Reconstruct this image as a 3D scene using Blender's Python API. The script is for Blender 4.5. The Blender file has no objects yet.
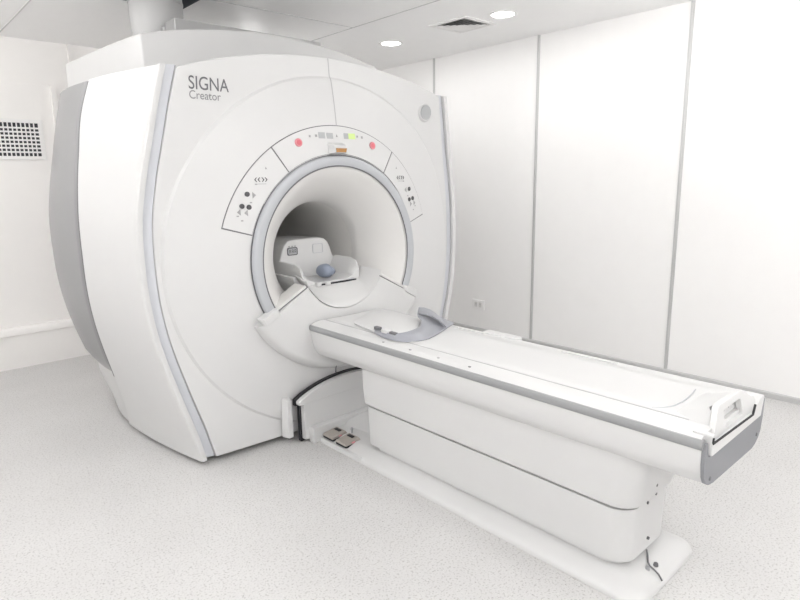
import bpy, math
from math import sin, cos, radians, pi, sqrt
from mathutils import Matrix, Vector

scene = bpy.context.scene
COL = scene.collection

# ------------------------------------------------------------------ materials
def mat(name, col, rough=0.4, metal=0.0, emit=None, estr=0.0, alpha=1.0, spec=0.5, noise=None, coat=0.0):
    m = bpy.data.materials.new(name); m.use_nodes = True
    nt = m.node_tree; b = nt.nodes['Principled BSDF']
    b.inputs['Base Color'].default_value = (*col, 1)
    b.inputs['Roughness'].default_value = rough
    b.inputs['Metallic'].default_value = metal
    b.inputs['Specular IOR Level'].default_value = spec
    b.inputs['Coat Weight'].default_value = coat
    if alpha < 1: b.inputs['Alpha'].default_value = alpha
    if emit:
        b.inputs['Emission Color'].default_value = (*emit, 1)
        b.inputs['Emission Strength'].default_value = estr
    # faint procedural mottling so no surface is perfectly even
    amt = 0.015 if noise is None else noise
    tc = nt.nodes.new('ShaderNodeTexCoord'); n = nt.nodes.new('ShaderNodeTexNoise')
    n.inputs['Scale'].default_value = 9; n.inputs['Detail'].default_value = 3
    mr = nt.nodes.new('ShaderNodeMapRange')
    mr.inputs['To Min'].default_value = 1 - amt; mr.inputs['To Max'].default_value = 1 + amt
    mx = nt.nodes.new('ShaderNodeMix'); mx.data_type = 'RGBA'; mx.blend_type = 'MULTIPLY'
    mx.inputs[0].default_value = 1; mx.inputs[6].default_value = (*col, 1)
    nt.links.new(tc.outputs['Object'], n.inputs['Vector'])
    nt.links.new(n.outputs['Fac'], mr.inputs['Value'])
    nt.links.new(mr.outputs['Result'], mx.inputs[7])
    nt.links.new(mx.outputs[2], b.inputs['Base Color'])
    return m

M = {}
M['white'] = mat('white_plastic', (0.625, 0.625, 0.625), 0.32)
M['white_warm'] = mat('warm_white_plastic', (0.68, 0.672, 0.66), 0.40)
M['tabletop'] = mat('table_white', (0.65, 0.65, 0.65), 0.35)
M['silver'] = mat('silver_trim', (0.56, 0.575, 0.61), 0.38, 0.05)
M['ring'] = mat('ring_grey', (0.46, 0.475, 0.50), 0.40)
M['greyside'] = mat('grey_side_cover', (0.26, 0.26, 0.265), 0.36)
M['rail'] = mat('rail_grey', (0.30, 0.305, 0.31), 0.40)
M['endgrey'] = mat('end_plate_grey', (0.24, 0.245, 0.26), 0.5)
M['gap'] = mat('dark_gap', (0.16, 0.16, 0.17), 0.7)
M['softgap'] = mat('soft_gap', (0.42, 0.42, 0.43), 0.7)
M['black'] = mat('black_rubber', (0.018, 0.018, 0.022), 0.6)
M['text'] = mat('logo_grey', (0.13, 0.13, 0.14), 0.5)
M['text2'] = mat('logo_light_grey', (0.24, 0.24, 0.25), 0.5)
M['red'] = mat('red_button', (0.60, 0.14, 0.17), 0.4)
M['pink'] = mat('red_button_cap', (0.66, 0.25, 0.28), 0.4)
M['lcd'] = mat('grey_display', (0.40, 0.41, 0.42), 0.3)
M['green'] = mat('green_display', (0.52, 0.66, 0.25), 0.3, emit=(0.55, 0.75, 0.2), estr=0.12)
M['amber'] = mat('amber_window', (0.40, 0.20, 0.06), 0.25)
M['button'] = mat('dark_button', (0.07, 0.07, 0.075), 0.5)
M['mark'] = mat('grey_marking', (0.34, 0.34, 0.34), 0.5)
M['pedal'] = mat('pedal_beige_grey', (0.36, 0.33, 0.30), 0.6)
M['steel'] = mat('steel', (0.45, 0.45, 0.47), 0.35, 0.7)
M['wall'] = mat('wall_panel_white', (0.89, 0.885, 0.88), 0.40)
M['wallback'] = mat('wall_back_cream', (0.89, 0.875, 0.86), 0.5)
M['ceil'] = mat('ceiling_white', (0.93, 0.93, 0.93), 0.55)
M['alu'] = mat('aluminium_strip', (0.57, 0.57, 0.57), 0.35, 0.35)
M['joint'] = mat('ceiling_joint', (0.60, 0.60, 0.60), 0.7)
M['duct'] = mat('duct_grey', (0.55, 0.55, 0.55), 0.5, 0.1)
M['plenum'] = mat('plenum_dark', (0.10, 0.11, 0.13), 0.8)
M['grille'] = mat('grille_white', (0.86, 0.855, 0.85), 0.5)
M['hole'] = mat('vent_dark', (0.05, 0.05, 0.06), 0.8)
M['cushion'] = mat('blue_grey_vinyl', (0.25, 0.285, 0.36), 0.45)
M['coil'] = mat('grey_coil_film', (0.38, 0.39, 0.43), 0.30, alpha=0.80)
M['lens'] = mat('lamp_lens', (0.9, 0.9, 0.9), 0.4, emit=(1, 0.99, 0.97), estr=12.0)
M['tube'] = mat('bore_tube_white', (0.78, 0.77, 0.75), 0.40)
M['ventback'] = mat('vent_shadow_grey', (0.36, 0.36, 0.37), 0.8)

def floor_mat():
    m = bpy.data.materials.new('speckled_vinyl'); m.use_nodes = True
    nt = m.node_tree; b = nt.nodes['Principled BSDF']; L = nt.links.new
    tc = nt.nodes.new('ShaderNodeTexCoord')
    def noise(scale, detail=2):
        n = nt.nodes.new('ShaderNodeTexNoise'); n.inputs['Scale'].default_value = scale
        n.inputs['Detail'].default_value = detail; L(tc.outputs['Object'], n.inputs['Vector']); return n
    def ramp(src, a, c0, bpos, c1):
        r = nt.nodes.new('ShaderNodeValToRGB'); L(src, r.inputs['Fac'])
        r.color_ramp.elements[0].position = a; r.color_ramp.elements[0].color = c0
        r.color_ramp.elements[1].position = bpos; r.color_ramp.elements[1].color = c1
        return r
    base = ramp(noise(2.0, 3).outputs['Fac'], .3, (.575, .57, .565, 1), .7, (.615, .61, .605, 1))
    sp = ramp(noise(115, 2).outputs['Fac'], .32, (.70, .69, .685, 1), .46, (1, 1, 1, 1))
    sp2 = ramp(noise(130, 1).outputs['Fac'], .60, (1, 1, 1, 1), .74, (1.10, 1.10, 1.10, 1))
    v = nt.nodes.new('ShaderNodeTexVoronoi'); v.inputs['Scale'].default_value = 34
    L(tc.outputs['Object'], v.inputs['Vector'])
    sp3 = ramp(v.outputs['Distance'],   .05, (.58, .57, .565, 1), .13, (1, 1, 1, 1))
    def mul(a, c):
        x = nt.nodes.new('ShaderNodeMix'); x.data_type = 'RGBA'; x.blend_type = 'MULTIPLY'
        x.inputs[0].default_value = 1; L(a, x.inputs[6]); L(c, x.inputs[7]); return x.outputs[2]
    c = mul(mul(mul(base.outputs['Color'], sp.outputs['Color']), sp2.outputs['Color']), sp3.outputs['Color'])
    L(c, b.inputs['Base Color']); b.inputs['Roughness'].default_value = .42
    b.inputs['Specular IOR Level'].default_value = .45
    return m
M['floor'] = floor_mat()

# ------------------------------------------------------------------ mesh builder
class MB:
    def __init__(s): s.v = []; s.f = []; s.m = []
    def add(s, vs, fs, m=0):
        o = len(s.v); s.v += [tuple(p) for p in vs]
        for f in fs: s.f.append(tuple(i + o for i in f)); s.m.append(m)
        return s
    def box(s, x0, x1, y0, y1, z0, z1, m=0):
        vs = [(x, y, z) for x in (x0, x1) for y in (y0, y1) for z in (z0, z1)]
        return s.add(vs, [(0, 1, 3, 2), (4, 6, 7, 5), (0, 4, 5, 1), (2, 3, 7, 6), (0, 2, 6, 4), (1, 5, 7, 3)], m)
    def loft(s, rings, m=0, closed=True, cap=True):
        n = len(rings[0]); vs = [p for r in rings for p in r]; fs = []
        for i in range(len(rings) - 1):
            for j in range(n if closed else n - 1):
                k = (j + 1) % n
                fs.append((i * n + j, i * n + k, (i + 1) * n + k, (i + 1) * n + j))
        if cap:
            fs.append(tuple(range(n))[::-1]); fs.append(tuple((len(rings) - 1) * n + j for j in range(n)))
        return s.add(vs, fs, m)
    def shell(s, A, B, m=0, wrap=''):
        """closed solid between two equal grids A (outer) and B (inner)"""
        R, Cn = len(A), len(A[0]); vs = [p for r in A for p in r] + [p for r in B for p in r]
        o = R * Cn; fs = []
        for i in range(R - 1):
            for j in range(Cn - 1):
                q = (i * Cn + j, i * Cn + j + 1, (i + 1) * Cn + j + 1, (i + 1) * Cn + j)
                fs.append(q); fs.append(tuple(o + a for a in q[::-1]))
        for j in range(Cn - 1 if 'i' not in wrap else 0):
            for i, sg in ((0, 1), (R - 1, -1)):
                a, b = i * Cn + j, i * Cn + j + 1
                q = (a, o + a, o + b, b); fs.append(q if sg > 0 else q[::-1])
        for i in range(R - 1 if 'j' not in wrap else 0):
            for j, sg in ((0, -1), (Cn - 1, 1)):
                a, b = i * Cn + j, (i + 1) * Cn + j
                q = (a, o + a, o + b, b); fs.append(q if sg > 0 else q[::-1])
        return s.add(vs, fs, m)
    def prism(s, poly, axis, a, b, m=0):
        """poly is (u,v); axis 'x': (u,v)=(y,z); 'y': (x,z); 'z': (x,y)"""
        def P(u, v, w):
            return {'x': (w, u, v), 'y': (u, w, v), 'z': (u, v, w)}[axis]
        return s.loft([[P(u, v, a) for u, v in poly], [P(u, v, b) for u, v in poly]], m)
    def revolve(s, prof, c, axis='y', seg=96, m=0, a0=0, a1=360, closed_prof=False):
        full = abs(a1 - a0) >= 359.9; n = seg if full else seg + 1; k = len(prof); vs = []
        for i in range(n):
            t = radians(a0 + (a1 - a0) * i / seg)
            for r, h in prof:
                if axis == 'y': vs.append((c[0] + r * cos(t), h, c[1] + r * sin(t)))
                else: vs.append((c[0] + r * cos(t), c[1] + r * sin(t), h))
        fs = []
        for i in range(seg):
            j = (i + 1) % n if full else i + 1
            for q in range(k if closed_prof else k - 1):
                w = (q + 1) % k
                fs.append((i * k + q, j * k + q, j * k + w, i * k + w))
        return s.add(vs, fs, m)
    def tube(s, pts, r, seg=8, m=0):
        pts = [Vector(p) for p in pts]; rings = []
        for i, p in enumerate(pts):
            t = (pts[min(i + 1, len(pts) - 1)] - pts[max(i - 1, 0)]).normalized()
            u = t.orthogonal().normalized() if i == 0 else (u - t * u.dot(t)).normalized()
            w = t.cross(u); rr = r[i] if isinstance(r, (list, tuple)) else r
            rings.append([tuple(p + (u * cos(2 * pi * k / seg) + w * sin(2 * pi * k / seg)) * rr) for k in range(seg)])
        return s.loft(rings, m)
    def build(s, name, mats, parent=None, bevel=0, seg=2, angle=35, sub=0):
        me = bpy.data.meshes.new(name); me.from_pydata(s.v, [], s.f)
        if not isinstance(mats, (list, tuple)): mats = [mats]
        for mm in mats: me.materials.append(mm)
        for p, mi in zip(me.polygons, s.m): p.material_index = mi
        me.validate()
        import bmesh
        bm = bmesh.new(); bm.from_mesh(me)
        bmesh.ops.remove_doubles(bm, verts=bm.verts, dist=1e-6)
        bmesh.ops.recalc_face_normals(bm, faces=bm.faces); bm.to_mesh(me); bm.free()
        me.shade_smooth(); me.set_sharp_from_angle(angle=radians(angle))
        o = bpy.data.objects.new(name, me); COL.objects.link(o)
        if parent is not None:
            o.parent = parent
            if parent.type == 'EMPTY': o.matrix_parent_inverse = Matrix.Translation(-Vector(parent.location))
        if bevel:
            b = o.modifiers.new('bevel', 'BEVEL'); b.width = bevel; b.segments = seg
            b.limit_method = 'ANGLE'; b.angle_limit = radians(40); b.harden_normals = True
        if sub:
            q = o.modifiers.new('subdivision', 'SUBSURF'); q.levels = sub; q.render_levels = sub
        return o

def thing(name, label, cat, loc=(0, 0, 0), group=None):
    o = bpy.data.objects.new(name, None); o.location = loc; o.empty_display_size = .1
    COL.objects.link(o); return tag(o, label, cat, group)
def tag(o, label, cat, group=None):
    o['label'] = label; o['category'] = cat
    if group: o['group'] = group
    return o
def struct(name, mb, m, **k):
    o = mb.build(name, m, **k); o['kind'] = 'structure'; return o
def lab(o, label): o['label'] = label; return o
def dup(root):
    r = root.copy(); COL.objects.link(r)
    for ch in root.children:
        c = ch.copy(); COL.objects.link(c); c.parent = r; c.matrix_parent_inverse = ch.matrix_parent_inverse
        for g in ch.children:
            d = g.copy(); COL.objects.link(d); d.parent = c
    return r
def lerp_tab(tab, z):
    if z <= tab[0][0]: return tab[0][1]
    if z >= tab[-1][0]: return tab[-1][1]
    for i in range(len(tab) - 1):
        if tab[i][0] <= z <= tab[i + 1][0]:
            p0 = tab[max(i - 1, 0)]; p1 = tab[i]; p2 = tab[i + 1]; p3 = tab[min(i + 2, len(tab) - 1)]
            h = p2[0] - p1[0]; t = (z - p1[0]) / h
            m1 = (p2[1] - p0[1]) / (p2[0] - p0[0]) * h; m2 = (p3[1] - p1[1]) / (p3[0] - p1[0]) * h
            return ((2*t**3 - 3*t*t + 1) * p1[1] + (t**3 - 2*t*t + t) * m1 + (-2*t**3 + 3*t*t) * p2[1] + (t**3 - t*t) * m2)
def lin(a, b, n): return [a + (b - a) * i / (n - 1) for i in range(n)]
def rrect(x0, x1, y0, y1, r, seg=8):
    """rounded rectangle; r = radius or (r at x0y0, x1y0, x1y1, x0y1)"""
    rs = r if isinstance(r, (tuple, list)) else (r,) * 4; out = []
    for (cx, cy, a0), rr in zip(((x0, y0, 180), (x1, y0, 270), (x1, y1, 0), (x0, y1, 90)), rs):
        sx = 1 if a0 in (180, 90) else -1; sy = 1 if a0 in (180, 270) else -1
        for i in range(seg + 1):
            t = radians(a0 + 90 * i / seg); out.append((cx + sx * rr + rr * cos(t), cy + sy * rr + rr * sin(t)))
    return out

# ------------------------------------------------------------------ room
XL, XR, YF, YB, ZC = -1.6, 4.54, -2.6, 5.90, 2.735
T = .12
struct('floor', MB().box(XL - T, XR + T, YF - T, YB + T, -.12, 0), M['floor'])
HX0, HX1, HY0, HY1 = 1.36, 1.90, 3.60, 4.31          # ceiling opening around the duct
cb = MB()
cb.box(XL - T, HX0, YF - T, YB + T, ZC, ZC + .1); cb.box(HX1, XR + T, YF - T, YB + T, ZC, ZC + .1)
cb.box(HX0, HX1, YF - T, HY0, ZC, ZC + .1); cb.box(HX0, HX1, HY1, YB + T, ZC, ZC + .1)
struct('ceiling', cb, M['ceil'])
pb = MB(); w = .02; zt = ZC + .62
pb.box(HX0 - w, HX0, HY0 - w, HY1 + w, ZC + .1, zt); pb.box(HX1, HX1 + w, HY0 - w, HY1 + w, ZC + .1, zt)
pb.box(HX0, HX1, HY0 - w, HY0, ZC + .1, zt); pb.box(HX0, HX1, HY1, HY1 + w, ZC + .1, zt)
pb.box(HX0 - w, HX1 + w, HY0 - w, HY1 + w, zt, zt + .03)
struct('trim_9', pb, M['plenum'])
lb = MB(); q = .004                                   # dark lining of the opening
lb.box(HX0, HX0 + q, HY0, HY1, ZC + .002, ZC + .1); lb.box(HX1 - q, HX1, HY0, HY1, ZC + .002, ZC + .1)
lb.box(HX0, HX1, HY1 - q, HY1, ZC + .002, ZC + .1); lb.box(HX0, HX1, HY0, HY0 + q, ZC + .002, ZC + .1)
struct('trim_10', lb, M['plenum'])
struct('wall_right', MB().box(XR, XR + T, YF - T, YB + T, 0, ZC), M['wall'])
struct('wall_back', MB().box(XL - T, XR, YB, YB + T, 0, ZC), M['wallback'])
struct('wall_left', MB().box(XL - T, XL, YF, YB, 0, ZC), M['wall'])
struct('wall_front', MB().box(XL - T, XR, YF - T, YF, 0, ZC), M['wall'])
# aluminium joint strips between the wall panels
for i, y in enumerate((4.398, 3.146, 1.873, .60, -.66)):
    tb = MB(); tb.box(XR - .004, XR + .002, y - .014, y + .014, .03, ZC)
    tb.box(XR - .011, XR - .003, y - .008, y + .008, .03, ZC)
    struct('trim_%d' % (i + 1), tb, M['alu'], bevel=.002)
bb = MB(); bb.prism([(XR - .014, 0), (XR, 0), (XR, .044), (XR - .008, .044), (XR - .014, .036)], 'y', YF, YB)
struct('baseboard_right', bb, M['alu'])
bb = MB(); bb.prism([(YB, 0), (YB - .045, 0), (YB - .045, .285), (YB - .06, .292), (YB - .06, .325), (YB - .045, .352), (YB, .36)], 'x', XL, XR - .015)
struct('baseboard_back', bb, M['wallback'])
# back wall panel joints
jb = MB(); jb.box(1.385, 1.425, YB - .035, YB, .36, 2.385); jb.box(XL, 1.425, YB - .004, YB, 2.382, 2.388)
struct('trim_6', jb, M['wallback'])
jb = MB(); jb.box(1.555, 1.585, YB - .030, YB, .36, ZC)
struct('trim_7', jb, M['wallback'])
# ceiling panel joints
jb = MB(); g = .0045
jb.box(1.05 - g, 1.05 + g, YF, YB, ZC - .003, ZC + .001); jb.box(3.135 - g, 3.135 + g, YF, YB, ZC - .003, ZC + .001)
jb.box(HX1 + .01, 3.135, 3.93 - g * .7, 3.93 + g * .7, ZC - .003, ZC + .001)
struct('trim_8', jb, M['joint'])

# ------------------------------------------------------------------ ceiling fittings
LAMP_W = 9.0
def downlight_proto():
    t = thing('downlight', 'x', 'ceiling light', (0, 0, ZC))
    rb = MB(); rb.revolve([(.105, ZC), (.105, ZC - .004), (.10, ZC - .008), (.086, ZC - .007), (.084, ZC - .002), (.084, ZC)], (0, 0), 'z', 40)
    rim = rb.build('rim', M['grille'], t)
    lbm = MB(); n = 40; lbm.revolve([(.0001, ZC - .004), (.05, ZC - .004), (.084, ZC - .003), (.084, ZC)], (0, 0), 'z', n)
    lens = lbm.build('lens', M['lens'], t)
    return t
spots = [(3.735, 4.15, 'round lit downlight farther from the camera, nearest the scanner top', .60),
         (3.76, 2.93, 'round lit downlight beside the square ceiling vent, nearer the camera', .50)]
spots += [(3.76, 1.71, None, .5), (3.76, .49, None, .55), (3.76, -.73, None, 1.1)]  # right-hand row carried on out of frame, unseen
spots += [(2.15, 1.40, None, .22), (2.15, .20, None, .55), (2.15, -1.0, None, 1.5), (2.15, -2.0, None, 1.8)]  # unseen centre row, added to brighten the room
spots += [(2.95, 5.2, 'HID', .6), (.25, 4.60, None, .75), (.25, 3.55, None, .85), (.25, 2.51, None, .5), (.25, 1.29, None, .5), (.25, .07, None, 1.0), (.25, -1.15, None, 1.9), (-.95, -1.15, None, 1.9)]  # unseen downlights added behind the scanner and to the left as fill
spots += [(-.95, 4.60, None, .75), (-.95, 3.55, None, .9), (-.95, 2.51, None, .65), (-.95, 1.29, None, .8), (-.95, .07, None, 1.1)]  # more unseen fill downlights added along the far left
p0 = downlight_proto()
for i, (x, y, lb_, pw) in enumerate(spots):
    r = p0 if i == 0 else dup(p0)
    r.location = (x, y, ZC)
    tag(r, 'round lit downlight in the ceiling behind the scanner, out of sight' if lb_ == 'HID' else lb_ or 'round lit downlight in the ceiling above and behind the camera', 'ceiling light', 'ceiling downlights')
    flush = i < 2                                   # the two flush fittings shine straight down
    L = bpy.data.lights.new('lamp', 'AREA' if flush else 'POINT'); L.energy = LAMP_W * pw
    if flush: L.shape = 'DISK'; L.size = .16
    else: L.shadow_soft_size = .085
    L.color = (1, .99, .98)
    lo = bpy.data.objects.new('lamp', L); lo.location = (x, y, ZC - (.012 if flush else .13)); COL.objects.link(lo)

# square air diffuser
cx_, cy_, hs = 3.75, 3.32, .19
t = thing('ceiling_vent', 'square white air diffuser with angled louvres in ceiling between two lights', 'air vent', (cx_, cy_, ZC))
def sq(h, z): return [(cx_ - h, cy_ - h, z), (cx_ + h, cy_ - h, z), (cx_ + h, cy_ + h, z), (cx_ - h, cy_ + h, z)]
fb = MB(); fb.loft([sq(hs, ZC), sq(hs, ZC - .008), sq(hs - .035, ZC - .010), sq(hs - .035, ZC)], cap=False)
fb.build('frame', M['grille'], t)
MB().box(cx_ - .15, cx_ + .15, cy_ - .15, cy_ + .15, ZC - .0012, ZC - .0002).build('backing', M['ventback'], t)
for k in range(4):
    h = .146 - k * .036; lv = MB()
    lv.loft([sq(h, ZC - .010), sq(h - .026, ZC - .002), sq(h - .028, ZC - .002), sq(h - .003, ZC - .0115)], cap=False)
    lv.build('louvre', M['grille'], t)

# quench duct rising into the ceiling opening
db = MB(); dcx, dcy = 1.645, 4.11
db.revolve([(.135, 2.436), (.146, 2.45), (.155, 2.48), (.163, 2.55), (.166, 2.62), (.166, 3.2)], (dcx, dcy), 'z', 56)
t = thing('exhaust_duct', 'grey round exhaust duct rising from scanner top into a dark ceiling opening', 'duct', (dcx, dcy, 2.40))
db.build('pipe', M['duct'], t)
MB().revolve([(.166, 2.685), (.170, 2.687), (.170, 2.70), (.166, 2.702)], (dcx, dcy), 'z', 56).build('band', M['duct'], t)

# wall grille on back wall
vx0, vx1, vz0, vz1 = .56, 1.292, 1.765, 2.095; yw = YB - .0
t = thing('wall_vent', 'white egg-crate air grille with dark square openings on the back wall', 'air vent', ((vx0 + vx1) / 2, yw, vz0))
gx0, gx1, gz0, gz1 = vx0 + .035, vx1 - .035, vz0 + .03, vz1 - .03
fb = MB(); fb.box(vx0, gx0, yw - .012, yw, vz0, vz1); fb.box(gx1, vx1, yw - .012, yw, vz0, vz1)
fb.box(gx0, gx1, yw - .012, yw, vz0, gz0); fb.box(gx0, gx1, yw - .012, yw, gz1, vz1)
fb.build('frame', M['grille'], t, bevel=.002)
MB().box(gx0, gx1, yw - .002, yw - .0005, gz0, gz1).build('backing', M['hole'], t)
gb = MB(); n = 21
for i in range(1, n): x = gx0 + (gx1 - gx0) * i / n; gb.box(x - .0042, x + .0042, yw - .012, yw - .002, gz0, gz1)
nr = 8
for i in range(1, nr): z = gz0 + (gz1 - gz0 - .008) * i / nr; gb.box(gx0, gx1, yw - .0125, yw - .0025, z - .0065, z + .0065)
gb.build('grid', M['grille'], t)

# outlet on right wall
t = thing('wall_outlet', 'small white socket plate low on the right wall beside the scanner', 'socket', (XR, 3.78, .24))
MB().prism(rrect(3.70, 3.865, .238, .335, .008, 3), 'x', XR - .016, XR).build('plate', M['grille'], t, bevel=.005)
for yy in (3.755, 3.81):
    so = MB().prism(rrect(yy - .018, yy + .018, .262, .312, .006, 3), 'x', XR - .0175, XR - .015).build('socket', M['white_warm'], t, bevel=.001)
    for dy in (-.007, .007): MB().box(XR - .0182, XR - .0174, yy + dy - .002, yy + dy + .002, .285, .298).build('slot', M['softgap'], so)


# ------------------------------------------------------------------ MRI scanner
CX, CZ = 2.15, 1.09
HW = [(0, .930), (.2, .978), (.4, 1.037), (.7, 1.117), (.9, 1.150), (1.1, 1.162), (1.35, 1.155), (1.55, 1.123), (1.75, 1.078), (1.95, 1.033), (2.14, .985)]
def hw(z): return lerp_tab(HW, z)
def wi(z): return hw(z) - .088
def ws(z): return hw(z) - .038
def ztop(d): return 2.245 - .145 * (d / .9) ** 2
def E(z): return .07 * max(0, (z - 1.3) / .83) ** 1.5
def F(d, z):
    r = sqrt(d * d + (z - CZ) ** 2)
    y = 2.945 + .042 * (d / .93) ** 2 - E(z) * min(1, (d / .88) ** 2)
    if r < 1.05: y -= .062 * min(1, (1.05 - r) / .45) + .010 * min(1, (1.05 - r) / .014)
    return y
def bulge(y, z=0.0):
    t = y - 3.0; k = 1 + .19 * (max(0, 1 - ((z - 1.15) / 1.0) ** 2) if z < 1.15 else 1 + .55 * min(1, (z - 1.15) / .7))
    if t <= .8: return k * (.22 * t - .11 * t * t)
    b = .22 * .8 - .11 * .64; u = t - .8
    return k * (b + .044 * u) - .30 * u * u
def yb(z): return lerp_tab([(0, 3.85), (.2, 3.74), (.42, 3.65), (.8, 3.57), (1.3, 3.54), (1.7, 3.60), (1.92, 3.63), (2.14, 3.58)], z)

mri = thing('mri_scanner', 'large white MRI scanner with grey side trims and an open round bore', 'MRI scanner', (CX, 3.85, 0))

# front cover: polar grid from ring to outline
def inside(d, z): return z > .035 and z < ztop(d) and abs(d) < wi(z)
def Rb(t):
    a, b = .6, 2.0
    for _ in range(40):
        m = (a + b) / 2
        if inside(m * cos(t), CZ + m * sin(t)): a = m
        else: b = m
    return a
angs = [2 * pi * i / 288 for i in range(288)]
for sx in (1, -1):
    z = 2.1; 
    for _ in range(30): z = ztop(wi(z))
    angs.append(math.atan2(z - CZ, sx * wi(z)) % (2 * pi)); angs.append(math.atan2(.035 - CZ, sx * wi(.035)) % (2 * pi))
angs = sorted(angs)
A, B = [], []
for t in angs + angs[:1]:
    R = Rb(t); r1 = min(1.05, R - .004)
    rs = [.607, .66, .72, .785, .85, .92, .985, r1 - .018, r1 - .014, r1 - .007, r1, r1 + (R - r1) * .2, r1 + (R - r1) * .5, r1 + (R - r1) * .8, R - .003 if R - r1 > .02 else R - .001, R]
    ra, rb2 = [], []
    for i, r in enumerate(rs):
        d, z = r * cos(t), CZ + r * sin(t); y = F(d, z)
        if i == len(rs) - 1: y += .004
        ra.append((CX + d, y, z)); rb2.append((CX + d, y + .045, z))
    A.append(ra); B.append(rb2)
MB().shell(A, B, wrap='i').build('front_cover', M['white'], mri, angle=28)

# centre seam of the front cover, running from the top to the control band
sb = MB(); pts = []
for z in lin(ztop(0) - .002, 1.864, 24):
    k = (ztop(0) - z) / .37; pts.append((CX + .004 + .010 * sin(k * 2.2), z))
vs, fs = [], []
for x, z in pts:
    for sx in (-.0035, .0035): vs.append((x + sx, F(x - CX, z) - .0016, z))
for i in range(len(pts) - 1): fs.append((2 * i, 2 * i + 1, 2 * i + 3, 2 * i + 2))
sb.add(vs, fs); sb.build('cover_seam', M['softgap'], mri)

# silver trim strips and side shells, both sides
def side(sg):
    zs = lin(.035, 2.108, 44)
    A = [[(CX + sg * (wi(z) + .003 + (ws(z) - wi(z) - .006) * u), 3.004 - E(z) + .006 * u, z) for u in (0, .5, 1)] for z in zs]
    Bg = [[(x, y + .05, z) for x, y, z in r] for r in A]
    lab(MB().shell(A, Bg).build('trim_strip', M['silver'], mri), 'silver grey strip along the front cover edge')
    # dark joint behind the strip
    A = [[(CX + sg * (wi(z) - .003 + (ws(z) - wi(z) + .006) * u), 3.012 - E(z), z) for u in (0, 1)] for z in zs]
    Bg = [[(x, y + .03, z) for x, y, z in r] for r in A]
    MB().shell(A, Bg).build('joint', M['gap'], mri)
    # white side panel
    zs = lin(.028, 2.104, 46); A, Bg = [], []
    for z in zs:
        ra, rb2 = [], []
        h = hw(z); y1 = yb(z)
        # front face of the panel edge, rounded nose, then along the side
        nose = [(h - .036, 2.990, 0), (h - .020, 2.984, 0), (h - .008, 2.986, 0), (h - .001, 2.996, 0)]
        for xx, yy, _ in nose:
            ra.append((CX + sg * xx, yy - E(z), z)); rb2.append((CX + sg * (h - .038), 3.03 - E(z), z))
        for u in lin(0.02, 1, 18):
            y = 3.0 - E(z) + (y1 - 3.0 + E(z)) * u
            ra.append((CX + sg * (h + bulge(y, z)), y, z)); rb2.append((CX + sg * (h + bulge(y, z) - .038), max(y, 3.03 - E(z)), z))
        A.append(ra); Bg.append(rb2)
    MB().shell(A, Bg).build('side_panel', M['white'], mri, angle=40)
    # grey rear side cover
    zs = lin(.425, 2.098, 40); A, Bg = [], []
    for z in zs:
        ra, rb2 = [], []; h = hw(z)
        for k, u in enumerate([0, .012] + lin(.04, 1, 20)):
            y = yb(z) + .008 + (4.62 - yb(z)) * u
            tp = .004 if k else -.004
            tp += -.03 * max(0, (.50 - z) / .075)                     # tuck in along the lower edge
            ra.append((CX + sg * (h + bulge(y, z) + tp), y, z)); rb2.append((CX + sg * (h + bulge(y, z) - .045), y, z))
        A.append(ra); Bg.append(rb2)
    lab(MB().shell(A, Bg).build('rear_side_cover', M['greyside'], mri, angle=40), 'satin grey curved cover on the rear flank')
    zs = lin(.42, 2.097, 40); A, Bg = [], []
    for z in zs:
        y = yb(z); h = hw(z)
        A.append([(CX + sg * (h + bulge(yy, z) + .0005), yy, z) for yy in (y - .002, y + .010)])
        Bg.append([(CX + sg * (h + bulge(yy, z) - .02), yy, z) for yy in (y - .002, y + .010)])
    MB().shell(A, Bg).build('panel_joint', M['gap'], mri)
    # white inner body under both
    zs = lin(.03, 2.08, 36); A, Bg = [], []
    for z in zs:
        ra, rb2 = [], []; h = hw(z) - .014 - .046 * min(1, max(0, (z - .36) / .06))
        for y in lin(3.70, 4.64, 18):
            hh = h + bulge(y, z)
            if y < yb(z) + .03: hh = hw(z) + bulge(y, z) - .039
            ra.append((CX + sg * hh, y, z)); rb2.append((CX + sg * (hh - .03), y, z))
        A.append(ra); Bg.append(rb2)
    MB().shell(A, Bg).build('lower_side_cover', M['white'], mri, angle=45)
side(-1); side(1)

# rear cover with bore hole, top deck, base blackened as the shadow gap above the floor
A, B = [], []
def inside_r(d, z): return z > .05 and z < 2.1 and abs(d) < hw(z) - .03
for t in [2 * pi * i / 160 for i in range(161)]:
    a, b = .3, 2.
    for _ in range(30):
        m = (a + b) / 2
        if inside_r(m * cos(t), CZ + m * sin(t)): a = m
        else: b = m
    A.append([(CX + r * cos(t), 4.645, CZ + r * sin(t)) for r in lin(.335, a, 5)])
    B.append([(x, 4.60, z) for x, _, z in A[-1]])
MB().shell(A, B, wrap='i').build('rear_cover', M['white'], mri)
MB().prism([(CX + s_ * (hw(2.1) + bulge(y) - .05), y) for s_, ys in ((-1, lin(3.02, 4.6, 12)), (1, lin(4.6, 3.02, 12))) for y in ys], 'z', 2.055, 2.078).build('top_deck', M['white'], mri)
MB().prism([(CX + s_ * (.80 + bulge(y)), y) for s_, ys in ((-1, lin(3.06, 4.55, 12)), (1, lin(4.55, 3.06, 12))) for y in ys], 'z', 0, .075).build('base_plinth', M['black'], mri)

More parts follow.
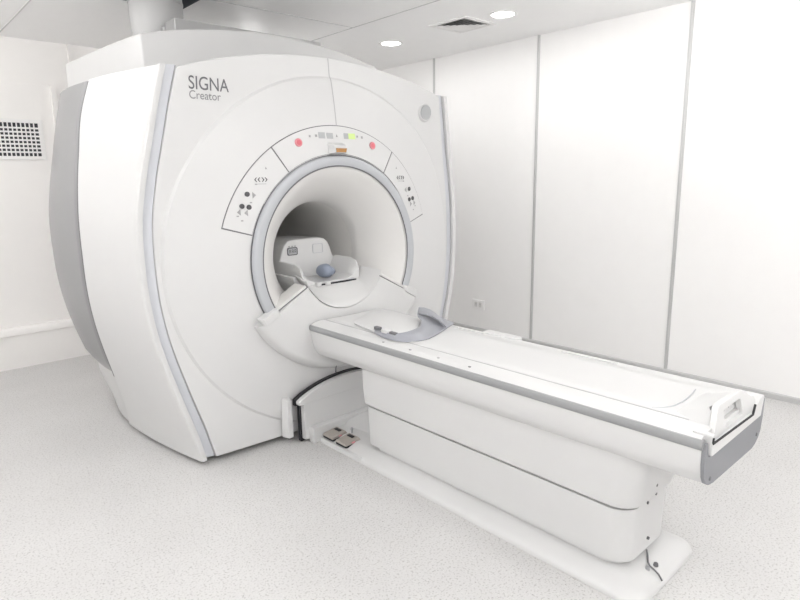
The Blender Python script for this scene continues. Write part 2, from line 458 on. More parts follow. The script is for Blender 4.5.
# upper housing: arched box standing behind the front cover
A = []
for y, sc in ((3.50, 1.0), (3.80, 1.04), (4.20, 1.075), (4.70, 1.10)):
    ring = [(CX - .85 * sc, y, 2.05)] + [(CX + d * .85 * sc, y, 2.362 + .108 * (1 - d * d)) for d in lin(-1, 1, 33)] + [(CX + .85 * sc, y, 2.05)]
    A.append(ring)
MB().loft(A).build('upper_housing', M['white'], mri, bevel=.012, seg=3)
sb = MB(); y = 4.30; k = 1 + .10 * (.8 / 1.2)
sb.box(CX - .85 * k - .0015, CX - .85 * k + .004, y - .004, y + .004, 2.1, 2.362)
sb.build('housing_seam', M['softgap'], mri)
bx = MB(); bx.prism(rrect(1.607, 2.69, 3.75, 3.90, .006, 2), 'z', 2.34, 2.536)
bx.build('top_box', M['white'], mri, bevel=.008)
MB().prism(rrect(1.60, 2.69, 3.905, 3.94, .004, 2), 'z', 2.34, 2.515).build('top_flange', M['white'], mri, bevel=.004)

# bore ring, liner, tube
rb = MB(); rb.revolve([(.602, 2.93), (.602, 2.874), (.598, 2.863), (.591, 2.858), (.572, 2.856), (.555, 2.859), (.547, 2.864), (.544, 2.873), (.544, 2.93)], (CX, CZ), 'y', 128)
lab(rb.build('bore_ring', M['ring'], mri), 'pale grey ring around the bore mouth')
for a_ in ((.610, .597, 2.885), (.5465, .5380, 2.8665)): MB().revolve([(a_[0], a_[2]), (a_[1], a_[2])], (CX, CZ), 'y', 128).build('ring_gasket', M['gap'], mri)
fl = [(.541, 2.872), (.522, 2.882), (.496, 2.900), (.465, 2.930), (.434, 2.965), (.405, 3.0), (.380, 3.038), (.357, 3.078), (.342, 3.11), (.333, 3.14), (.329, 3.17), (.328, 3.2)]
sh = fl + [(r + .012, y + .004) for r, y in fl[::-1]]
lab(MB().revolve(sh, (CX, CZ), 'y', 128, closed_prof=True).build('bore_flare', M['white_warm'], mri, angle=50), 'cream flared funnel leading into the bore')
tb = MB(); tb.revolve([(.328, 3.2), (.327, 3.3), (.327, 4.645), (.340, 4.645), (.340, 3.2)], (CX, CZ), 'y', 96, closed_prof=True)
lab(tb.build('bore_tube', M['tube'], mri), 'grey tunnel inside the bore')
MB().prism([(CX + .327 * cos(radians(a)), CZ + .327 * sin(radians(a))) for a in range(0, 360, 6)], 'y', 4.60, 4.64).build('bore_end', M['tube'], mri)  # unseen plug added to keep rear light out of the open-ended tunnel

# decal helpers on the front cover surface
def on(d, z, off): return (CX + d, F(d, z) - off, z)
def polar(r, a): return r * cos(radians(a)), CZ + r * sin(radians(a))
def sector(mb, r0, r1, a0, a1, off, th, m=0, nr=4, na=None):
    na = na or max(4, int(abs(a1 - a0) / 2)); A, B = [], []
    for a in lin(a0, a1, na):
        A.append([on(*polar(r, a), off) for r in lin(r0, r1, nr)]); B.append([on(*polar(r, a), off - th) for r in lin(r0, r1, nr)])
    return mb.shell(A, B, m)
def poly_on(mb, pts, off, th, m=0):
    A = [on(d, z, off) for d, z in pts]; B = [on(d, z, off - th) for d, z in pts]
    return mb.loft([B, A], m)
def disc(mb, d, z, r, off, th, n=14, m=0, sx=1):
    return poly_on(mb, [(d + sx * r * cos(2 * pi * i / n), z + r * sin(2 * pi * i / n)) for i in range(n)], off, th, m)
sector(MB(), .610, .776, 16.2, 163.6, .0008, .004, nr=5, na=60).build('panel_gasket', M['gap'], mri)
centre = sector(MB(), .613, .771, 55.0, 123.6, .0045, .006).build('control_panel', M['white'], mri)
left = sector(MB(), .613, .771, 124.3, 163.0, .0045, .006).build('control_panel', M['white'], mri)
right = sector(MB(), .613, .771, 16.8, 54.3, .0045, .006).build('control_panel', M['white'], mri)
lab(centre, 'centre panel with two red buttons and small displays')
lab(left, 'left button panel'); lab(right, 'right button panel')
for a in (111.5, 67.6):
    d, z = polar(.720, a)
    q = disc(MB(), d, z, .023, .012, .010, 24).build('stop_button', M['pink'], centre, bevel=.003); lab(q, 'round red stop button')
    disc(MB(), d, z, .014, .0135, .004, 20).build('button_cap', M['red'], q)
# displays: pixel rows measured on the photo
def rect_on(d0, d1, z0, z1, name, m, par, off=.0062, th=.004):
    return poly_on(MB(), [(d0, z0), (d1, z0), (d1, z1), (d0, z1)], off, th).build(name, m, par)
rect_on(-.126, -.081, 1.787, 1.822, 'display', M['lcd'], centre); rect_on(-.069, -.025, 1.787, 1.820, 'display', M['lcd'], centre)
rect_on(.055, .089, 1.789, 1.822, 'display', M['lcd'], centre)
lab(rect_on(.089, .141, 1.789, 1.822, 'display', M['green'], centre), 'lit yellow green display')
for d, z, s in ((-.185, 1.797, .006), (-.142, 1.801, .007), (.003, 1.806, .008), (.158, 1.806, .006), (.195, 1.802, .007)):
    mk = poly_on(MB(), [(d - s, z - s), (d + s, z - s), (d, z + s)] if abs(d - .003) < .01 else [(d - s, z - s), (d + s, z - s), (d + s, z + s), (d - s, z + s)], .0058, .003)
    mk.build('panel_marking', M['mark'], centre)
# laser alignment pod with amber window
d0 = -.021; zz = 1.728
pod = MB()
yq = F(0, 1.72)
pod.loft([[(CX + d0 - .050, yq, 1.765), (CX + d0 + .062, yq, 1.765), (CX + d0 + .062, yq, 1.700), (CX + d0 - .050, yq, 1.700)],
          [(CX + d0 - .036, yq - .050, 1.748), (CX + d0 + .052, yq - .050, 1.748), (CX + d0 + .052, yq - .056, 1.705), (CX + d0 - .036, yq - .056, 1.705)]])
pod = pod.build('laser_pod', M['white'], centre, bevel=.006)
wn = MB(); wn.add([(CX + d0 - .028, yq - .0572, 1.731), (CX + d0 + .048, yq - .0572, 1.731), (CX + d0 + .040, yq - .0592, 1.708), (CX + d0 - .028, yq - .0592, 1.708)], [(0, 1, 2, 3)])
wn.add([(CX + d0 - .028, yq - .050, 1.731), (CX + d0 + .048, yq - .050, 1.731), (CX + d0 + .040, yq - .050, 1.708), (CX + d0 - .028, yq - .050, 1.708)], [(0, 1, 2, 3)])
wn.f += [(0, 4, 5, 1), (1, 5, 6, 2), (2, 6, 7, 3), (3, 7, 4, 0)]; wn.m += [0] * 4
lab(wn.build('laser_window', M['amber'], pod), 'amber window')
# side button groups (d, z on the left; mirrored to the right)
def px_group(sg, par):
    def P(r, a): d, z = polar(r, a); return sg * d, z
    base = [(-.713 * cos(radians(48.1)), CZ + .713 * sin(radians(48.1)))]
    m = MB(); dd, z0 = base[0]
    poly_on(m, [(sg * (-dd) - .006, z0 - .006), (sg * (-dd) + .006, z0 - .006), (sg * (-dd), z0 + .007)], .0058, .003); m.build('caption', M['mark'], par)
    # small captions
    for r, a in ((.70, 39.5), (.675, 31.2), (.712, 23.2), (.683, 22.0)):
        c, s_ = P(r, a); m = MB(); poly_on(m, [(c - .006, s_ - .003), (c + .006, s_ - .003), (c + .006, s_ + .004), (c - .006, s_ + .004)], .0058, .003); m.build('caption', M['mark'], par)
    # row of arrow keys: chevrons and an oval
    c, s_ = P(.694, 42.6)
    for k, off in enumerate((-.030, -.012, .012, .030)):
        dr = -1 if k < 2 else 1
        a = MB(); x = c + off
        poly_on(a, [(x + dr * .007, s_), (x - dr * .004, s_ + .012), (x - dr * .008, s_ + .012), (x + dr * .001, s_), (x - dr * .008, s_ - .012), (x - dr * .004, s_ - .012)] if dr > 0 else
                [(x - .007, s_), (x + .004, s_ - .012), (x + .008, s_ - .012), (x - .001, s_), (x + .008, s_ + .012), (x + .004, s_ + .012)], .0066, .004)
        a.build('arrow_key', M['button'], par)
    u = MB(); poly_on(u, [(c - .028, s_ - .024), (c + .028, s_ - .024), (c + .028, s_ - .0215), (c - .028, s_ - .0215)], .0058, .003); u.build('caption', M['mark'], par)
    for r, a in ((.714, 33.6), (.711, 27.9), (.675, 28.9)):
        c, s_ = P(r, a); disc(MB(), c, s_, .0135, .0085, .005, 18).build('round_key', M['button'], par)
    for r, a, dr in ((.680, 34.9, 1), (.713, 25.0, -1), (.676, 26.0, -1)):
        c, s_ = P(r, a); dr *= -sg
        k = [(c + dr * .011, s_), (c - dr * .008, s_ + .017), (c - dr * .008, s_ - .017)]
        if dr < 0: k = k[::-1]
        poly_on(MB(), k, .0066, .004).build('arrow_key', M['mark'], par)
px_group(-1, left); px_group(1, right)

# lettering
def text(body, x, z, width, height, m, name):
    cu = bpy.data.curves.new(name, 'FONT'); cu.body = body; cu.size = 1; cu.offset = .004
    ob = bpy.data.objects.new('tmp', cu); COL.objects.link(ob)
    dg = bpy.context.evaluated_depsgraph_get(); me = bpy.data.meshes.new_from_object(ob.evaluated_get(dg))
    COL.objects.unlink(ob); bpy.data.objects.remove(ob)
    xs = [v.co.x for v in me.vertices]; ys = [v.co.y for v in me.vertices]
    x0, x1, y0, y1 = min(xs), max(xs), min(ys), max(ys)
    for v in me.vertices:
        d = x - CX + (v.co.x - x0) / (x1 - x0) * width; zz = z + (v.co.y - y0) / (y1 - y0) * height
        v.co = Vector((CX + d, F(d, zz) - .0014, zz))
    me.materials.clear(); me.materials.append(m); me.name = name
    o = bpy.data.objects.new(name, me); COL.objects.link(o); o.parent = mri
    o.matrix_parent_inverse = Matrix.Translation(-Vector(mri.location)); return o
lab(text('SIGNA', 1.297, 2.002, .216, .063, M['text'], 'lettering'), 'dark grey upper line of lettering')
lab(text('Creator', 1.298, 1.957, .168, .040, M['text2'], 'lettering'), 'lighter grey lower line of lettering')

# round sensor top right
d, z = .785, 1.985
q = MB(); q.revolve([(.0001, -.006), (.044, -.006), (.052, -.011), (.060, -.004), (.060, .01)], (0, 0), 'y', 32)
q.v = [(CX + d + x, F(d, z) + y + (F(d + x, z) - F(d, z)), z + zz) for x, y, zz in q.v]
sp = q.build('speaker_ring', M['white'], mri)
q = MB(); disc(q, d, z, .047, .0125, .004, 28); lab(q.build('speaker_grille', M['lcd'], sp), 'grey round grille')

fl_ = MB(); fl_.loft([[(1.695, 2.935, .04), (1.748, 2.935, .04), (1.748, 2.880, .04), (1.712, 2.880, .04)], [(1.700, 2.93, .27), (1.748, 2.93, .27), (1.748, 2.885, .27), (1.716, 2.885, .27)], [(1.702, 2.93, .285), (1.748, 2.93, .285), (1.748, 2.915, .285), (1.720, 2.915, .285)]])
fl_.build('cover_flange', M['white'], mri, bevel=.006)
MB().tube([(2.048, 2.845, .385), (2.046, 2.84, .41), (2.050, 2.838, .432), (2.060, 2.838, .436)], .004, 8).build('cable_hook', M['gap'], mri)
# docking collar over the lower quarter of the ring
A, B = [], []
for a in lin(208.6, 331.4, 60):
    ra, rb2 = [], []
    for i, r in enumerate([.3095, .314] + lin(.36, .645, 8) + [.662, .680, .692]):
        d, z = polar(r, a)
        y = 2.842 - .020 * (r - .3) / .38 + (.004 if i == 0 else 0)
        if r > .66: y += {10: .006, 11: .024, 12: .052}.get(i, 0)
        ra.append((CX + d, y, z)); rb2.append((CX + d, max(y + .03, 2.93), z))
    A.append(ra); B.append(rb2)
MB().shell(A, B).build('docking_collar', M['white'], mri, bevel=.004, angle=40)
for a, s_ in ((208.3, 1), (331.7, -1)):
    A, B = [], []
    for r in lin(.318, .555, 12):
        ra, rb2 = [], []
        for da in (-3.4, -.9):
            d, z = polar(r, a + s_ * da * .34 / max(r, .34)); ra.append((CX + d, 2.846, z)); rb2.append((CX + d, 2.96, z))
        A.append(ra); B.append(rb2)
    MB().shell(A, B).build('collar_ledge', M['white_warm'], mri, bevel=.002)
    A, B = [], []
    for r in lin(.315, .60, 12):
        ra, rb2 = [], []
        for da in (-1.0, .5):
            d, z = polar(r, a + s_ * da); ra.append((CX + d, 2.850, z)); rb2.append((CX + d, 2.90, z))
        A.append(ra); B.append(rb2)
    MB().shell(A, B).build('collar_gap', M['gap'], mri)
for a, s_ in ((206.6, 1), (333.4, -1)):
    g = MB(); rings = []
    for r in (.548, .556, .652, .664):
        e = .006 if r in (.548, .664) else .016
        ring = []
        for da, dy in ((-1.2, .05), (-1.2, -e), (3.2, -e), (3.2, .0)):
            d, z = polar(r, a + s_ * da); ring.append((CX + d, 2.833 + dy, z))
        rings.append(ring)
    g.loft(rings).build('collar_grip', M['white'], mri, bevel=.004)

# patient bridge: U-shaped nose plate and the deck running into the tube
arc = [polar(.306, a) for a in lin(201, 339, 41)]
inner = []
for i, (d, z) in enumerate(arc):
    k = i / 40
    if k < .22: u = k / .22; inner.append((-.255 + .045 * u, .995 - .072 * u))
    elif k > .78: u = (k - .78) / .22; inner.append((.210 + .045 * u, .923 + .072 * u))
    else: inner.append((-.21 + .42 * (k - .22) / .56, .923))
A = [[(CX + d + (e - d) * u, 2.842 + .148 * u ** 1.3, z + (w_ - z) * u) for u in lin(0, 1, 8)] for (d, z), (e, w_) in zip(arc, inner)]
B = [[(x, y + .03, z - .004) for x, y, z in r] for r in A]
MB().shell(A, B).build('bridge_nose', M['white'], mri, angle=40)
br = MB(); br.prism([(CX - .26, .985), (CX - .21, .915), (CX + .21, .915), (CX + .26, .985), (CX + .285, .985), (CX + .22, .82), (CX - .22, .82), (CX - .285, .985)], 'y', 2.995, 4.40)
br.build('bridge_deck', M['white'], mri, bevel=.004)

# ------------------------------------------------------------------ head coil inside the bore
hc = thing('head_coil', 'white head coil with open tray front lying in the bore mouth', 'head coil', (CX, 3.2, .915))
# tall rear body
sec = [(-.212, .918), (-.212, 1.035), (-.185, 1.115), (-.168, 1.150), (-.140, 1.172), (-.10, 1.180), (.10, 1.180), (.140, 1.172), (.168, 1.150), (.185, 1.115), (.212, 1.035), (.212, .918)]
MB().loft([[(CX + d, 3.25 + .02 * (z - .92), z) for d, z in sec], [(CX + d * .98, 3.62, z - .03 * (z - .92)) for d, z in sec]]).build('coil_body', M['white'], hc, bevel=.010, seg=3)
# tray trough
def trough(y, lip):
    o = [(-.222, .985 + lip), (-.214, .99 + lip), (-.165, .95), (-.11, .932), (.11, .932), (.165, .95), (.214, .99 + lip), (.222, .985 + lip), (.218, .918), (-.218, .918)]
    return [(CX + d, y, z) for d, z in o]
MB().loft([trough(2.985, -.01), trough(3.01, .045), trough(3.06, .062), trough(3.255, .065)]).build('tray', M['white'], hc, bevel=.006, seg=3)
sl = MB(); sl.box(CX - .10, CX + .185, 2.974, 2.984, .913, .922); sl.build('tray_gap', M['black'], hc)
for x in (-.115, -.045):
    MB().prism(rrect(CX + x - .017, CX + x + .017, 2.958, 2.99, .006, 3), 'z', .912, .936).build('latch', M['white'], hc, bevel=.004)
# badge on the coil face
yb_ = 3.2515
bd = MB(); bd.prism(rrect(CX - .150, CX - .072, 1.080, 1.132, .012, 4), 'y', yb_ - .0015, yb_ + .004)
bd = bd.build('badge', M['text'], hc)
MB().prism(rrect(CX - .143, CX - .079, 1.087, 1.125, .009, 4), 'y', yb_ - .0022, yb_).build('badge_face', M['lcd'], bd)
bm_ = MB()
for x0 in (-.137, -.117, -.097):
    x0 += CX; y0, y1 = yb_ - .0028, yb_ - .001
    bm_.box(x0, x0 + .003, y0, y1, 1.094, 1.118); bm_.box(x0 + .010, x0 + .013, y0, y1, 1.094, 1.118)
    bm_.box(x0 + .003, x0 + .010, y0, y1, 1.115, 1.118); bm_.box(x0 + .003, x0 + .010, y0, y1, 1.104, 1.107)
bm_.build('badge_mark', M['button'], bd)
bt = MB(); bt.box(CX - .138, CX - .128, yb_ - .0015, yb_ + .003, 1.134, 1.142); bt.box(CX - .115, CX - .106, yb_ - .0015, yb_ + .003, 1.134, 1.142); bt.box(CX - .094, CX - .085, yb_ - .0015, yb_ + .003, 1.134, 1.142)
bt.build('badge_tab', M['mark'], bd)
oq = rrect(CX + .045, CX + .125, 1.078, 1.140, .008, 4); iq = rrect(CX + .048, CX + .122, 1.081, 1.137, .006, 4)
fb = MB(); A = [[(x, yb_ - .001, z) for x, z in oq + oq[:1]], [(x, yb_ - .001, z) for x, z in iq + iq[:1]]]
fb.shell(A, [[(x, y + .003, z) for x, y, z in r] for r in A], wrap='j').build('hatch_outline', M['ring'], hc)

# cushion
cu = MB(); rings = []
for u in lin(-1, 1, 13):
    k = sqrt(max(0, 1 - u * u)) ** .7 if abs(u) < 1 else .02
    rings.append([(2.192 + .046 * u + .008 * sin(u * 2), 3.11 + .065 * max(k, .02) * cos(t), .943 + .030 + (.036 + .014 * (u < .2)) * max(k, .02) * sin(t) * (1 if sin(t) > 0 else .78)) for t in [2 * pi * i / 20 for i in range(20)]])
cu.loft(rings)
t = cu.build('head_cushion', M['cushion'], None, angle=80)
tag(t, 'small blue grey vinyl cushion lying in the head coil tray', 'cushion')

# ------------------------------------------------------------------ patient table
TX = 2.150; Y0, Y1 = .640, 2.828
tab = thing('patient_table', 'long white patient table with grey rails docked to the scanner', 'patient table', (TX, 1.7, 0))
# floor plinth, rings stepping in and up
def ring(off, z, seg=10): return [(x, y, z) for x, y in rrect(TX - .28 + off, TX + .258 - off, .80 + off, 2.93, (max(.02, .085 - off), max(.02, .085 - off), .01, .01), seg)]
MB().loft([ring(0, 0), ring(0, .014), ring(.006, .024), ring(.03, .036), ring(.075, .052), ring(.09, .056)]).build('plinth', M['white'], tab, angle=50)
# pedestal: recessed core and two telescoping covers
def rr(hx, y0, y1, z, r=.085, cx=TX): return [(x, y, z) for x, y in rrect(cx - hx, cx + hx, y0, y1, (r, r, .03, .03), 10)]
MB().loft([rr(.172, .93, 2.38, .05), rr(.172, .93, 2.38, .56)]).build('column', M['white'], tab)
lab(MB().loft([rr(.180, .914, 2.43, .074), rr(.188, .905, 2.44, .080), rr(.194, .90, 2.445, .305)]).build('lower_cover', M['white'], tab, angle=30), 'lower telescoping pedestal cover')
lab(MB().loft([rr(.194, .90, 2.445, .314), rr(.205, .885, 2.458, .324), rr(.211, .865, 2.462, .42), rr(.214, .84, 2.462, .555)]).build('upper_cover', M['white'], tab, angle=30), 'upper telescoping pedestal cover')
MB().box(TX - .15, TX + .15, 1.0, 2.4, .52, .58).build('table_support', M['ring'], tab)
sc = 0
for x, z in ((2.125, .375), (2.148, .325), (2.11, .296), (2.14, .128)):
    y = .885 if z < .32 else .868 + .02 * (.42 - z) / .1
    yv = .90 if z < .3 else y
    MB().revolve([(.0001, yv - .004), (.006, yv - .004), (.007, yv + .01)], (x, z), 'y', 12).build('screw', M['gap'], tab)
for x, y in ((2.11, .850), (2.065, .862)):
    MB().revolve([(.0001, .0572), (.008, .0568), (.010, .045)], (x, y), 'z', 12).build('screw', M['gap'] if x > 2.1 else M['steel'], tab)
MB().tube([(2.145, .905, .072), (2.13, .893, .060), (2.09, .872, .058), (2.075, .858, .057), (2.07, .838, .053), (2.07, .82, .042), (2.065, .803, .026)], .0035, 8).build('cable', M['gap'], tab)

# tabletop tub
def tub(y, k=1.0, dz=0):
    s = [(-.281, .692), (-.276, .64), (-.266, .59), (-.25, .555), (-.225, .530), (-.19, .520), (.19, .520), (.225, .530), (.25, .555), (.266, .59), (.276, .64), (.281, .692)]
    return [(TX + d * k, y, z + dz) for d, z in s]
MB().loft([[(x, Y0, z + .022 * (.692 - z) / .172) for x, _, z in tub(0)], tub(2.80), [(x, Y1 + .05 * (.69 - z) / .17, z) for x, _, z in tub(0)]]).build('tub', M['tabletop'], tab, angle=25)
# side rails
for s_ in (-1, 1):
    r = MB(); sec = [(.272, .684), (.285, .688), (.290, .697), (.290, .713), (.285, .722), (.272, .724)]
    r.loft([[(TX + s_ * d, y, z) for d, z in sec] for y in (Y0 - .006, Y1 + .004)])
    r.build('side_rail', M['rail'], tab, bevel=.002, angle=50)
    MB().revolve([(.0001, 2.846), (.008, 2.846), (.009, 2.838)], (TX + s_ * .283, .700), 'y', 12).build('bumper', M['black'], tab)
# top frame with convex shoulders
sec = [(-.281, .690), (-.281, .722), (-.262, .731), (-.230, .737), (-.192, .740), (-.188, .732), (.188, .732), (.192, .740), (.230, .737), (.262, .731), (.281, .722), (.281, .690)]
MB().loft([[(TX + d, y, z) for d, z in sec] for y in (Y0 + .002, Y1)]).build('top_frame', M['tabletop'], tab, angle=35)
# cradle lying in the frame, shallow dish
yc1 = 2.80
def crad(y): return [(TX + d, y, z) for d, z in ((-.1845, .7325), (-.1845, .741), (-.178, .745), (-.12, .743), (0, .741), (.12, .743), (.178, .745), (.1845, .741), (.1845, .7325))]
MB().loft([crad(.70), crad(yc1)]).build('cradle', M['tabletop'], tab, angle=50)
gl = MB()
for s_ in (-1, 1): MB().box(TX + s_ * .1882 - .003, TX + s_ * .1882 + .003, .72, 2.80, .7322, .7402).build('cradle_gap', M['softgap'], tab)
# grey line drawn as the shadow of a moulded step near the foot end
st = MB()
crv = [(2.262, .815), (2.215, .806), (2.157, .800), (2.10, .797), (2.04, .803), (1.995, .822), (1.972, .850)]
st.tube([(x, y, .7435) for x, y in crv], .0028, 6); st.build('moulded_step', M['ring'], tab)
# foot-end: white end plate, handle loop, grey plate
zb = .650
ep = MB(); zb = .660; o = [(-.262, .738), (-.236, .738), (-.232, .704), (.150, .700), (.205, .738), (.250, .738), (.226, zb), (-.246, zb)]
ep.prism([(TX + d, z) for d, z in o], 'y', Y0 - .022, Y0 + .04)
ep.build('end_plate', M['tabletop'], tab, bevel=.005)
MB().tube([(TX + d, Y0 - .0225, z) for d, z in ((-.251, .727), (-.251, .712), (-.249, .707), (.122, .695), (.127, .699), (.143, .730))], .0042, 6).build('end_slot', M['black'], tab)
gp = MB(); o = [(-.284, .712), (-.264, .712), (-.252, zb), (.232, zb), (.256, .712), (.287, .712), (.284, .64), (.272, .585), (.252, .562), (.222, .545), (.19, .538), (-.19, .545), (-.230, .552), (-.258, .568), (-.274, .592), (-.284, .64)]
gp.prism([(TX + d, z) for d, z in o], 'y', Y0 - .014, Y0 - .001)
gp = gp.build('foot_plate', M['endgrey'], tab, bevel=.003)
for d, z in ((-.225, .575), (.225, .585)):
    MB().revolve([(.0001, Y0 - .0165), (.007, Y0 - .0165), (.008, Y0 - .013)], (TX + d, z), 'y', 12).build('screw', M['gap'], gp)
# handle loop (trapezoid with a rectangular opening), leaning back to the cradle
out_ = [(-.210, .700), (-.208, .718), (-.200, .740), (-.172, .795), (-.158, .806), (.040, .806), (.056, .802), (.120, .770), (.183, .738), (.185, .700)]
inn_ = [(-.104, .714), (-.106, .722), (-.113, .745), (-.122, .770), (-.118, .778), (.026, .778), (.034, .774), (.042, .752), (.050, .726), (.050, .714)]
def hy(z, b): return Y0 - .014 + (.022 if b else 0) + .12 * (z - .70)
def hgrid(b): return [[(TX + d, hy(z, b), z) for d, z in out_], [(TX + d, hy(z, b), z) for d, z in inn_]]
h = MB(); a_, b_ = hgrid(0), hgrid(1)
for g_ in (a_, b_):
    for r_ in g_: r_.append(r_[0])
h.shell(a_, b_, wrap='j'); h = h.build('handle', M['tabletop'], tab, bevel=.004, angle=40)
# housing behind the handle, sloping down to the cradle
hb = MB()
hb.loft([[(TX - .203, .653, .732), (TX - .125, .676, .732), (TX + .065, .676, .732), (TX + .183, .653, .732), (TX + .178, .653, .737), (TX + .118, .653, .760), (TX + .05, .674, .786), (TX - .150, .674, .787), (TX - .165, .655, .776), (TX - .194, .653, .738)],
         [(TX - .185, .775, .732), (TX - .12, .775, .732), (TX + .06, .775, .732), (TX + .17, .775, .732), (TX + .168, .775, .738), (TX + .11, .775, .744), (TX + .06, .775, .746), (TX - .14, .775, .746), (TX - .155, .775, .745), (TX - .180, .775, .738)]])
hb.build('handle_housing', M['tabletop'], tab, bevel=.004)
lbp = MB(); lbp.box(TX - .10, TX + .045, .6560, .664, .735, .768); lbp = lbp.build('handle_label', M['white'], tab)
for a_ in ((-.050, -.030, .757, .766), (-.005, .012, .757, .768)): lab(MB().box(TX + a_[0], TX + a_[1], .6548, .6562, a_[2], a_[3]).build('label_marking', M['red'], lbp), 'red marking')
for a_ in ((-.062, -.058, .748, .764), (-.02, -.014, .752, .768), (-.04, .045, .741, .7435), (.02, .04, .753, .756)): MB().box(TX + a_[0], TX + a_[1], .6548, .6562, a_[2], a_[3]).build('label_marking', M['mark'], lbp)
# strap slots on the near shoulder, clips on the far shoulder
for i, y in enumerate((2.21, 2.01, 1.82, 1.63)):
    MB().prism(rrect(TX - .258, TX - .249, y - .007, y + .007, .003, 3), 'z', .728, .7345).build('strap_slot', M['gap'] if i in (1, 3) else M['mark'], tab)
MB().prism(rrect(TX + .225, TX + .290, 1.74, 1.96, .012, 3), 'z', .715, .744).build('side_clip', M['tabletop'], tab, bevel=.006)
MB().prism(rrect(TX + .20, TX + .222, 1.92, 2.12, .006, 3), 'z', .730, .745).build('rail_guide', M['tabletop'], tab, bevel=.003)
MB().prism(rrect(TX + .20, TX + .222, 1.18, 1.46, .006, 3), 'z', .730, .745).build('rail_guide', M['tabletop'], tab, bevel=.003)

# docking housing at the head end: arched plate with a black gasket
def arch(hx, z0, zs, ze, n=20):
    top = [(-hx + 2 * hx * i / n, 0) for i in range(n + 1)]
    top = [(d, zs + (ze - zs) * (1 - (d / hx) ** 2) ** .9) for d, _ in top]
    return [(TX - hx, z0)] + [(TX + d, z) for d, z in top] + [(TX + hx, z0)]
dk = MB(); dk.prism(arch(.385, .245, .268, .358), 'y', 2.830, 2.875); dk.prism([(TX - .352, .02), (TX + .352, .02), (TX + .352, .25), (TX - .352, .25)], 'y', 2.832, 2.875)
dk = dk.build('dock_housing', M['white'], tab, bevel=.006)
gk = MB(); gk.prism(arch(.392, .238, .275, .367), 'y', 2.866, 2.893); gk.box(TX - .364, TX + .364, 2.868, 2.893, .004, .25)
lab(gk.build('gasket', M['black'], dk), 'black rubber gasket')
db = MB(); db.loft([[(TX - .15, 2.45, .02), (TX + .27, 2.45, .02), (TX + .27, 2.80, .02), (TX - .15, 2.80, .02)],
                    [(TX - .13, 2.46, .030), (TX + .27, 2.46, .034), (TX + .27, 2.80, .034), (TX - .13, 2.80, .030)],
                    [(TX - .04, 2.50, .070), (TX + .26, 2.50, .105), (TX + .26, 2.80, .105), (TX - .06, 2.80, .082)]])
db.build('dock_base', M['white'], tab, bevel=.006)
MB().box(TX - .325, TX + .325, 2.785, 2.835, .0, .100).build('dock_sill', M['white'], tab, bevel=.006)
ft = MB(); ft.box(TX - .279, TX - .12, 2.40, 2.79, .0, .030); ft.build('pedal_tray', M['white'], tab, bevel=.006)
for y in (2.595, 2.722):
    pd = MB(); pd.prism([(x, yy) for x, yy in rrect(1.880, 1.992, y - .051, y + .051, .008, 3)], 'z', .034, .048)
    pd = pd.build('foot_pedal', M['black'], tab, bevel=.002); lab(pd, 'black based foot pedal with beige grey tread')
    tr = MB(); tr.loft([[(1.878, y - .053, .046), (1.994, y - .053, .050), (1.994, y + .053, .050), (1.878, y + .053, .046)],
                        [(1.884, y - .048, .060), (1.982, y - .046, .072), (1.982, y + .046, .072), (1.884, y + .048, .060)]])
    tr.build('tread', M['pedal'], pd, bevel=.004)
    bb_ = MB(); bb_.box(1.948, 1.968, y - .022, y + .026, .0705, .0745); bb_.build('tread_pad', M['black'], pd)
    bb_ = MB(); bb_.box(1.925, 1.945, y - .0545, y - .047, .054, .060); lab(bb_.build('pedal_mark', M['pink'], pd), 'red mark')
MB().revolve([(.0001, .090), (.008, .089), (.009, .078), (.005, .078), (.005, .03)], (2.012, 2.655), 'z', 12).build('pedal_pin', M['steel'], tab)

# ------------------------------------------------------------------ things lying on the table
# white mat
zt_ = .7465
def loop_pad(pts, z0, z1, rnd=.008):
    c = Vector((sum(p[0] for p in pts) / len(pts), sum(p[1] for p in pts) / len(pts)))
    def sc_(k, z): return [(c.x + (p[0] - c.x) * k, c.y + (p[1] - c.y) * k, z) for p in pts]
    return [sc_(.985, z0), sc_(1, z0 + (z1 - z0) * .35), sc_(1, z0 + (z1 - z0) * .7), sc_(.97, z1)]
import mathutils
pad = [(2.004, 2.625), (2.353, 2.758), (2.352, 2.60), (2.325, 2.432), (2.267, 2.31), (2.182, 2.233), (2.085, 2.21), (2.014, 2.226), (1.962, 2.268), (1.955, 2.35), (1.975, 2.48)]
def smooth(pts, n=2):
    for _ in range(n):
        out = []
        for i, p in enumerate(pts):
            q = pts[(i + 1) % len(pts)]
            out += [(p[0] * .75 + q[0] * .25, p[1] * .75 + q[1] * .25), (p[0] * .25 + q[0] * .75, p[1] * .25 + q[1] * .75)]
        pts = out
    return pts
o = MB().loft(loop_pad(smooth(pad), zt_, zt_ + .0105)).build('table_mat', M['tabletop'], None, angle=50)
tag(o, 'white padded mat with rounded end on the table next to the bore', 'mat')

# camera model (also used to check placements by hand)
CAM_H = 1.55
rows = ((0.7359688482684036, -0.6767825756091987, -0.017753865220244715),
        (0.14910171485089901, 0.13644966278169085, 0.9793621230960916),
        (0.6603927112006921, 0.7234271455222993, -0.20133214376859282))

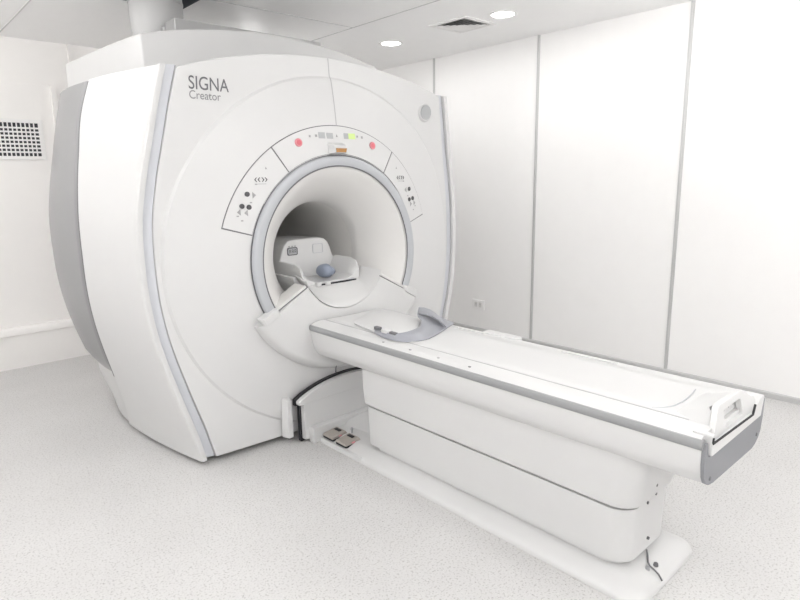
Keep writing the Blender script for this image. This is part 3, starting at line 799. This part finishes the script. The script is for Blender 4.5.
# grey flexible coil wrapped round the end of the mat
O = [(1.956, 2.354, .749), (1.926, 2.238, .749), (1.931, 2.136, .749), (1.973, 2.078, .749), (2.049, 2.053, .749), (2.148, 2.078, .749), (2.276, 2.126, .750), (2.389, 2.17, .752)]
I = [(1.988, 2.392, .757), (1.946, 2.245, .768), (1.961, 2.16, .778), (2.033, 2.147, .780), (2.126, 2.175, .782), (2.214, 2.256, .786), (2.272, 2.345, .79), (2.345, 2.414, .80)]
def crom(P, n):
    out = []; P = [Vector(p) for p in P]
    for i in range(len(P) - 1):
        p0, p1, p2, p3 = P[max(i - 1, 0)], P[i], P[i + 1], P[min(i + 2, len(P) - 1)]
        for k in range(n):
            t = k / n; out.append(.5 * ((2 * p1) + (p2 - p0) * t + (2 * p0 - 5 * p1 + 4 * p2 - p3) * t * t + (3 * p1 - p0 - 3 * p2 + p3) * t ** 3))
    return out + [P[-1]]
Oc, Ic = crom(O, 5), crom(I, 5)
A, B = [], []
for a_, b_ in zip(Oc, Ic):
    ra, rb2 = [], []
    for u in lin(0, 1, 9):
        p = a_.lerp(b_, u); p.z += .006 * sin(pi * u)
        ra.append(tuple(p)); rb2.append((p.x, p.y, p.z - .005))
    A.append(ra); B.append(rb2)
fc = thing('flexible_coil', 'translucent grey flexible coil wrap curled around the white mat end', 'coil wrap', (2.2, 2.3, .745))
MB().shell(A, B).build('wrap', M['coil'], fc, angle=60)
# upper flap turning back at the right end
A = [[(2.285 + .075 * u - .03 * v, 2.345 + .08 * u - .24 * v + .02 * v * u, .797 + .012 * u + .022 * sin(pi * v) - .030 * v) for v in (0, .25, .5, .75, 1)] for u in lin(0, 1, 5)]
B = [[(x, y + .001, z - .006) for x, y, z in r] for r in A]
MB().shell(A, B).build('flap', M['coil'], fc, angle=60)
MB().prism(rrect(1.935, 1.975, 2.228, 2.275, .008, 3), 'z', .764, .784).build('buckle', M['tabletop'], fc, bevel=.004)
for a_ in ((1.958, 1.982, 2.315, 2.360), (1.938, 1.962, 2.165, 2.215)): MB().prism(rrect(*a_, .006, 3), 'z', .762, .779).build('strap_clip', M['gap'], fc, bevel=.003)

# ------------------------------------------------------------------ camera and view
cam = bpy.data.cameras.new('camera'); cam.sensor_width = 36; cam.lens = 26.483862675595557; cam.clip_start = .02
co = bpy.data.objects.new('camera', cam); COL.objects.link(co)
r, u, f = (Vector(q) for q in rows)
mw = Matrix((( r.x, u.x, -f.x, 0), (r.y, u.y, -f.y, 0), (r.z, u.z, -f.z, CAM_H), (0, 0, 0, 1)))
co.matrix_world = mw
scene.camera = co
wd = bpy.data.worlds.new('world'); scene.world = wd; wd.use_nodes = True
wd.node_tree.nodes['Background'].inputs['Color'].default_value = (.9, .92, 1, 1)
wd.node_tree.nodes['Background'].inputs['Strength'].default_value = .2
vs_ = scene.view_settings
scene.display_settings.display_device = 'sRGB'
vs_.view_transform = 'Standard'; vs_.look = 'None'; vs_.gamma = 1; vs_.use_curve_mapping = False
vs_.exposure = 0.10
scene.cycles.max_bounces = 12; scene.cycles.diffuse_bounces = 8; scene.cycles.transparent_max_bounces = 12
